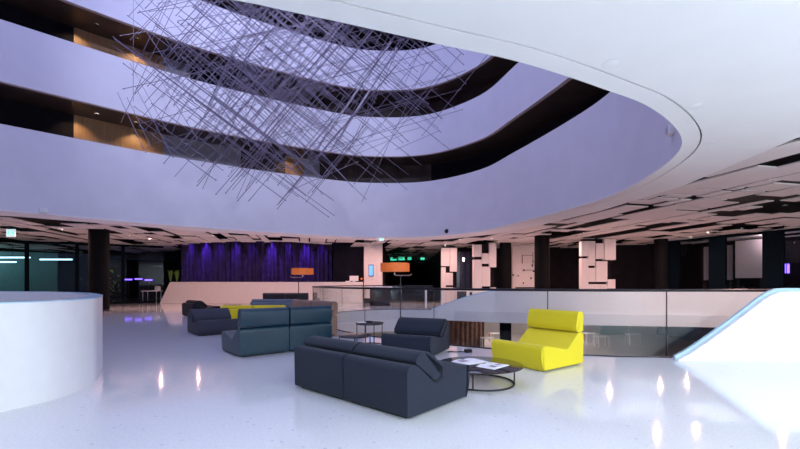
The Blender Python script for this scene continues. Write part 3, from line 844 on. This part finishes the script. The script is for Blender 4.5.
# ------------------------------------------------------------------ hanging rod sculpture
def sculpture():
    t = thing('rod_sculpture', 'huge suspended cloud of crossing thin grey metal rods filling the atrium', 'sculpture', (-4, 12, 3.8))
    rods = []
    fam = [(Vector((.62, .10, .80)), 130, .0085), (Vector((.42, .0, .91)), 50, .0075), (Vector((.80, .12, -.58)), 130, .0085), (Vector((.70, -.10, -.70)), 50, .0075), (Vector((.93, .10, .30)), 40, .007), (Vector((.72, .5, .48)), 40, .007), (Vector((.55, -.5, -.66)), 40, .007)]
    poly = [(118, 96), (150, -30), (300, -90), (420, -10), (466, 82), (440, 168), (345, 212), (265, 205), (190, 172), (140, 140)]
    rnd = random.Random(11)
    for d, cnt, r in fam:
        d = d.normalized(); k = 0
        while k < cnt:
            px, py = (rnd.uniform(100, 475), rnd.uniform(-90, 218)) if k % 3 else (rnd.gauss(275, 75), rnd.gauss(85, 50))
            if not inside((px, py), poly): continue
            y = rnd.uniform(9.2, 14.2)
            c = Vector((XD(px, y), y, EYE + (HOR - py) / 400 * y))
            L = rnd.choice((2.0, 3.0, 4.0, 5.0))
            a, b = c - d * L / 2, c + d * L / 2
            ok = True
            for e in (a, b):
                q = (400 + 400 * e.x / e.y, HOR - 400 * (e.z - EYE) / e.y)
                if e.y < 6 or e.z < 3.0 or not inside(q, [(100, 85), (140, -60), (310, -140), (440, -40), (474, 82), (446, 176), (350, 219), (262, 214), (176, 182), (118, 142)]): ok = False
            if not ok and rnd.random() > .02: continue
            if a.z < 3.0 or b.z < 3.0 or not inside((a.x, a.y), ATR) or not inside((b.x, b.y), ATR): continue
            rods.append((a, b, r)); k += 1
    rods.sort(key=lambda q: ((q[0] + q[1]) / 2 - Vector((0, 0, EYE))).length / (q[1] - q[0]).length)
    o0 = Vector((-4, 12, 3.8))
    def add(bm, a, b, r):
        cyl(bm, a - o0, b - o0, r, 6)
        for e, s in ((a, -1), (b, 1)):
            dd = (b - a).normalized() * s
            cyl(bm, e - o0, e - o0 + dd * .03, r * 1.6, 6)
    for a, b, r in rods[:97]:
        bm = bmesh.new(); add(bm, a, b, r); link('rod', bm, M_ROD, t)
    bm = bmesh.new()
    for a, b, r in rods[97:]: add(bm, a, b, r)
    s = link('rod_mass', bm, M_ROD, t); s['kind'] = 'stuff'
    # two pairs of thicker spars crossing the cloud
    for (q0, q1, y) in (((391, 42), (316, 150), 12.4), ((397, 48), (330, 152), 12.9)):
        a = Vector(at(q0[0], q0[1], y)); b = Vector(at(q1[0], q1[1], y)); bm = bmesh.new()
        cyl(bm, a - o0, b - o0, .035, 8); link('spar', bm, mat('pale spar', (.60, .57, .68), .4, metal=.1, noise=.03), t)
    # suspension wires to the roof
    for (x, y) in ((-7, 10.5), (-2.5, 10), (-5, 13), (-1, 12.5), (-3.5, 11)):
        bm = bmesh.new(); cyl(bm, Vector((x, y, 6)) - o0, Vector((x, y, 18.597)) - o0, .005, 5); link('suspension_wire', bm, M_ROD, t)
sculpture()

# ------------------------------------------------------------------ lower level furniture seen under the far balustrade
def low_table(label, x, y):
    t = thing('bar_table', label, 'table', (x, y, -3.5), 0, 'white tables of the lower level')
    link('tabletop', B((0, 0, .78), (.9, .7, .05)), M_WHITE, t)
    for sx in (-.4, .4):
        for sy in (-.3, .3): link('leg', B((sx, sy, .377), (.05, .05, .755)), M_WHITE, t)
    return t
tb = low_table('white four-legged table on the lower level left of the black column', XD(497, 31.5), 31.5)
for px, d, lb in ((487, 29, 'white table on the lower level beside the brown curtain'), (533, 31, 'white table on the lower level just left of the yellow seat'), (590, 31.5, 'white table on the lower level right of the yellow seat, nearest it'), (602, 29.8, 'white table on the lower level second right of the yellow seat'), (633, 31, 'white table on the lower level below the dim middle of the glass')):
    dup(tb, (XD(px, d), d, -3.5), 0, lb)
def stool(label, x, y):
    t = thing('wooden_stool', label, 'stool', (x, y, -3.5), 0, 'orange wood stools of the lower level')
    m = mat('orange wood', (.55, .22, .10), .5, noise=.1)
    link('seat', B((0, 0, .66), (.36, .36, .05)), m, t)
    for sx in (-.14, .14):
        for sy in (-.14, .14): link('leg', B((sx, sy, .32), (.04, .04, .64)), m, t)
    return t
st = stool('orange wooden stool by the lower table left of the black column', XD(491, 32.4), 32.4)
dup(st, (XD(527, 32.2), 32.2, -3.5), .3, 'orange wooden stool on the lower level left of the yellow seat')
dup(st, (XD(584, 32.6), 32.6, -3.5), .2, 'orange wooden stool on the lower level just right of the yellow seat')
t = thing('brown_curtain', 'brown pleated curtain on the lower level below the far balustrade', 'curtain', (0, 0, 0))
link('pleated_cloth', pleats([(XD(447, 29.5), 29.5), (XD(466, 29.3), 29.3), (XD(484, 29.5), 29.5)], .07, .34, -3.49, -.5), M_BCURT, t, smooth=True)
# main level furniture on the far side of the void
def far_table(label, x, y, w, h):
    t = thing('bar_counter', label, 'table', (x, y, 0), 0, 'white high tables beyond the opening')
    link('tabletop', B((0, 0, h), (w, .5, .07)), M_WHITE, t)
    for sx in (-w / 2 + .05, w / 2 - .05): link('side_leg', B((sx, 0, h / 2 - .02), (.08, .45, h - .04)), M_WHITE, t)
far_table('white high table with panel legs at the corridor mouth', XD(434, 21), 21, .95, .92)
far_table('white table before the dark blue glass partition', XD(460, 23.6), 23.6, 1.0, .8)
far_table('white table before the second white pier', XD(481, 21.8), 21.8, 1.5, .8)
def arm(label, x, y):
    t = thing('tub_chair', label, 'chair', (x, y, 0), 0, 'pale tub chairs beyond the opening')
    link('seat', B((0, 0, .38), (.6, .6, .2)), M_PINKW, t, bevel=.04); link('backrest', B((0, .27, .62), (.64, .12, .6)), M_PINKW, t, bevel=.05)
    for sx in (-.25, .25): link('leg', B((sx, 0, .14), (.05, .5, .28)), M_STEEL, t)
arm('pale tub chair beyond the far balustrade left of the right-hand pier', XD(571, 19.4), 19.4)
arm('pale tub chair beyond the far balustrade at the foot of the right-hand pier', XD(592, 19.6), 19.6)

# ------------------------------------------------------------------ beyond the facade
def far_tube(label, x0, x1, py, d):
    t = thing('strip_light', label, 'light', (0, 0, 0), 0, 'cool strip lights beyond the left glass')
    z = EYE + (HOR - py) / 400 * d
    link('tube', cyl(bmesh.new(), (XD(x0, d), d, z), (XD(x1, d), d, z), .05, 8), M_TUBE, t); link('housing', B(((XD(x0, d) + XD(x1, d)) / 2, d, z + .08), (abs(XD(x1, d) - XD(x0, d)), .12, .06)), M_STEEL, t)
    for f in (.15, .85): link('hanger', cyl(bmesh.new(), (XD(x0 + (x1 - x0) * f, d), d, z + .1), (XD(x0 + (x1 - x0) * f, d), d, 3.79), .012, 6), M_STEEL, t)
far_tube('long cool strip light beyond the left glass, upper left', -6, 30, 257.5, 25.0)
far_tube('cool strip light beyond the left glass, below the long one', -6, 16, 262, 25.3)
far_tube('cool strip light beyond the left glass, nearest the black column', 40, 72, 259.5, 27.5)
struct('ceiling_terrace', B((-26.5, 28, 3.85), (14, 12, .12), R(29)), M_DARK)
lamp('POINT', 'neighbour_room', (-26.8, 24.5, 3.0), 110, (.5, .95, 1), size=.3)
for i, (a, b, py, lb) in enumerate(((124, 132, 279.5, 'left'), (135, 142, 279, 'middle'), (145, 152, 280, 'right'))):
    t = thing('neon_sign', 'distant violet neon strip in the dark beyond the glass, ' + lb + ' one', 'light', (0, 0, 0), 0, 'distant violet neon strips')
    d = 30.5; z = EYE + (HOR - py) / 400 * d
    link('tube', B(((XD(a, d) + XD(b, d)) / 2, d, z), (XD(b, d) - XD(a, d), .06, .09)), M_VIOLET, t); link('mount', B(((XD(a, d) + XD(b, d)) / 2, d + .06, z / 2), (.05, .05, z)), M_STEEL, t)
for i, (px, lb) in enumerate(((784.5, 'left'), (788.2, 'right'))):
    t = thing('neon_bar', lb + ' one of two upright violet neon bars behind the right windows', 'light', (0, 0, 0), 0, 'upright neon bars')
    d = 19.8
    link('tube', B((XD(px, d), d, EYE + (HOR - 268.5) / 400 * d), (.09, .05, .46)), M_VIOLET, t)
    link('mount', B((XD(px, d), d + .06, EYE + .75), (.05, .06, 1.4)), M_STEEL, t)
for k, (x, y, lb) in enumerate(((-27.0, 23.0, 'further left'), (-20.5, 27.6, 'nearest the black column'))):
    t = thing('night_shrub', 'leafy shrub in the dark beyond the left glass, ' + lb, 'shrub', (x, y, 0), 0, 'shrubs outside')
    bm = bmesh.new(); rr = random.Random(k)
    for j in range(160):
        p = Vector((rr.gauss(0, .5), rr.gauss(0, .4), 1.1 + rr.gauss(0, .5)))
        bm.faces.new([bm.verts.new(p + Vector((rr.uniform(-.1, .1), rr.uniform(-.1, .1), rr.uniform(-.1, .1)))) for _ in range(3)])
    link('foliage', bm, M_GREEN, t); link('stem', cyl(bmesh.new(), (0, 0, -.17), (0, 0, 1.2), .04, 6), M_BROWNW, t)
def outer_panel(label, px0, px1, py0, py1, m, d):  # boards added behind the glass to imitate reflections of the lobby
    t = thing('reflection_board', label, 'screen', (XD((px0 + px1) / 2, d), d, 0), R(-65), 'panels standing in for reflections in the right windows')
    w_ = (px1 - px0) / 400 * d * 1.25; z0 = EYE + (HOR - py1) / 400 * d; z1 = EYE + (HOR - py0) / 400 * d
    link('board', B((0, 0, (z0 + z1) / 2), (w_, .08, z1 - z0)), m, t)
    for k in (-.42, .42): link('foot', B((k * w_, 0, z0 / 2 - .005), (.06, .06, max(.02, z0 - .01))), M_STEEL, t)
outer_panel('pale tall panel standing in for a reflection in the right windows, brightest and nearest the neon bars', 740, 758, 240, 278, M_PINKW, 21.0)
outer_panel('dim panel standing in for a reflection in the right windows, left of the brightest panel', 708, 728, 246, 280, M_GREYW, 22.5)
outer_panel('dim panel standing in for a reflection in the right windows, beside the neon bars', 772, 793, 240, 280, M_GREYW, 21.2)
lamp('POINT', 'right_outer', (18.3, 20.0, 3.4), 20, (1, .70, .80), size=.2)  # point lamps added here to brighten the reflection stand-in boards
lamp('POINT', 'right_outer', (19.3, 17.0, 3.4), 22, (1, .70, .80), size=.2)
for x, y in ((6, 33), (13, 33), (9, 27), (2, 33)):
    lamp('AREA', 'lower_light', (x, y, -.47), 165, (1.0, .78, .73), size=1.0)
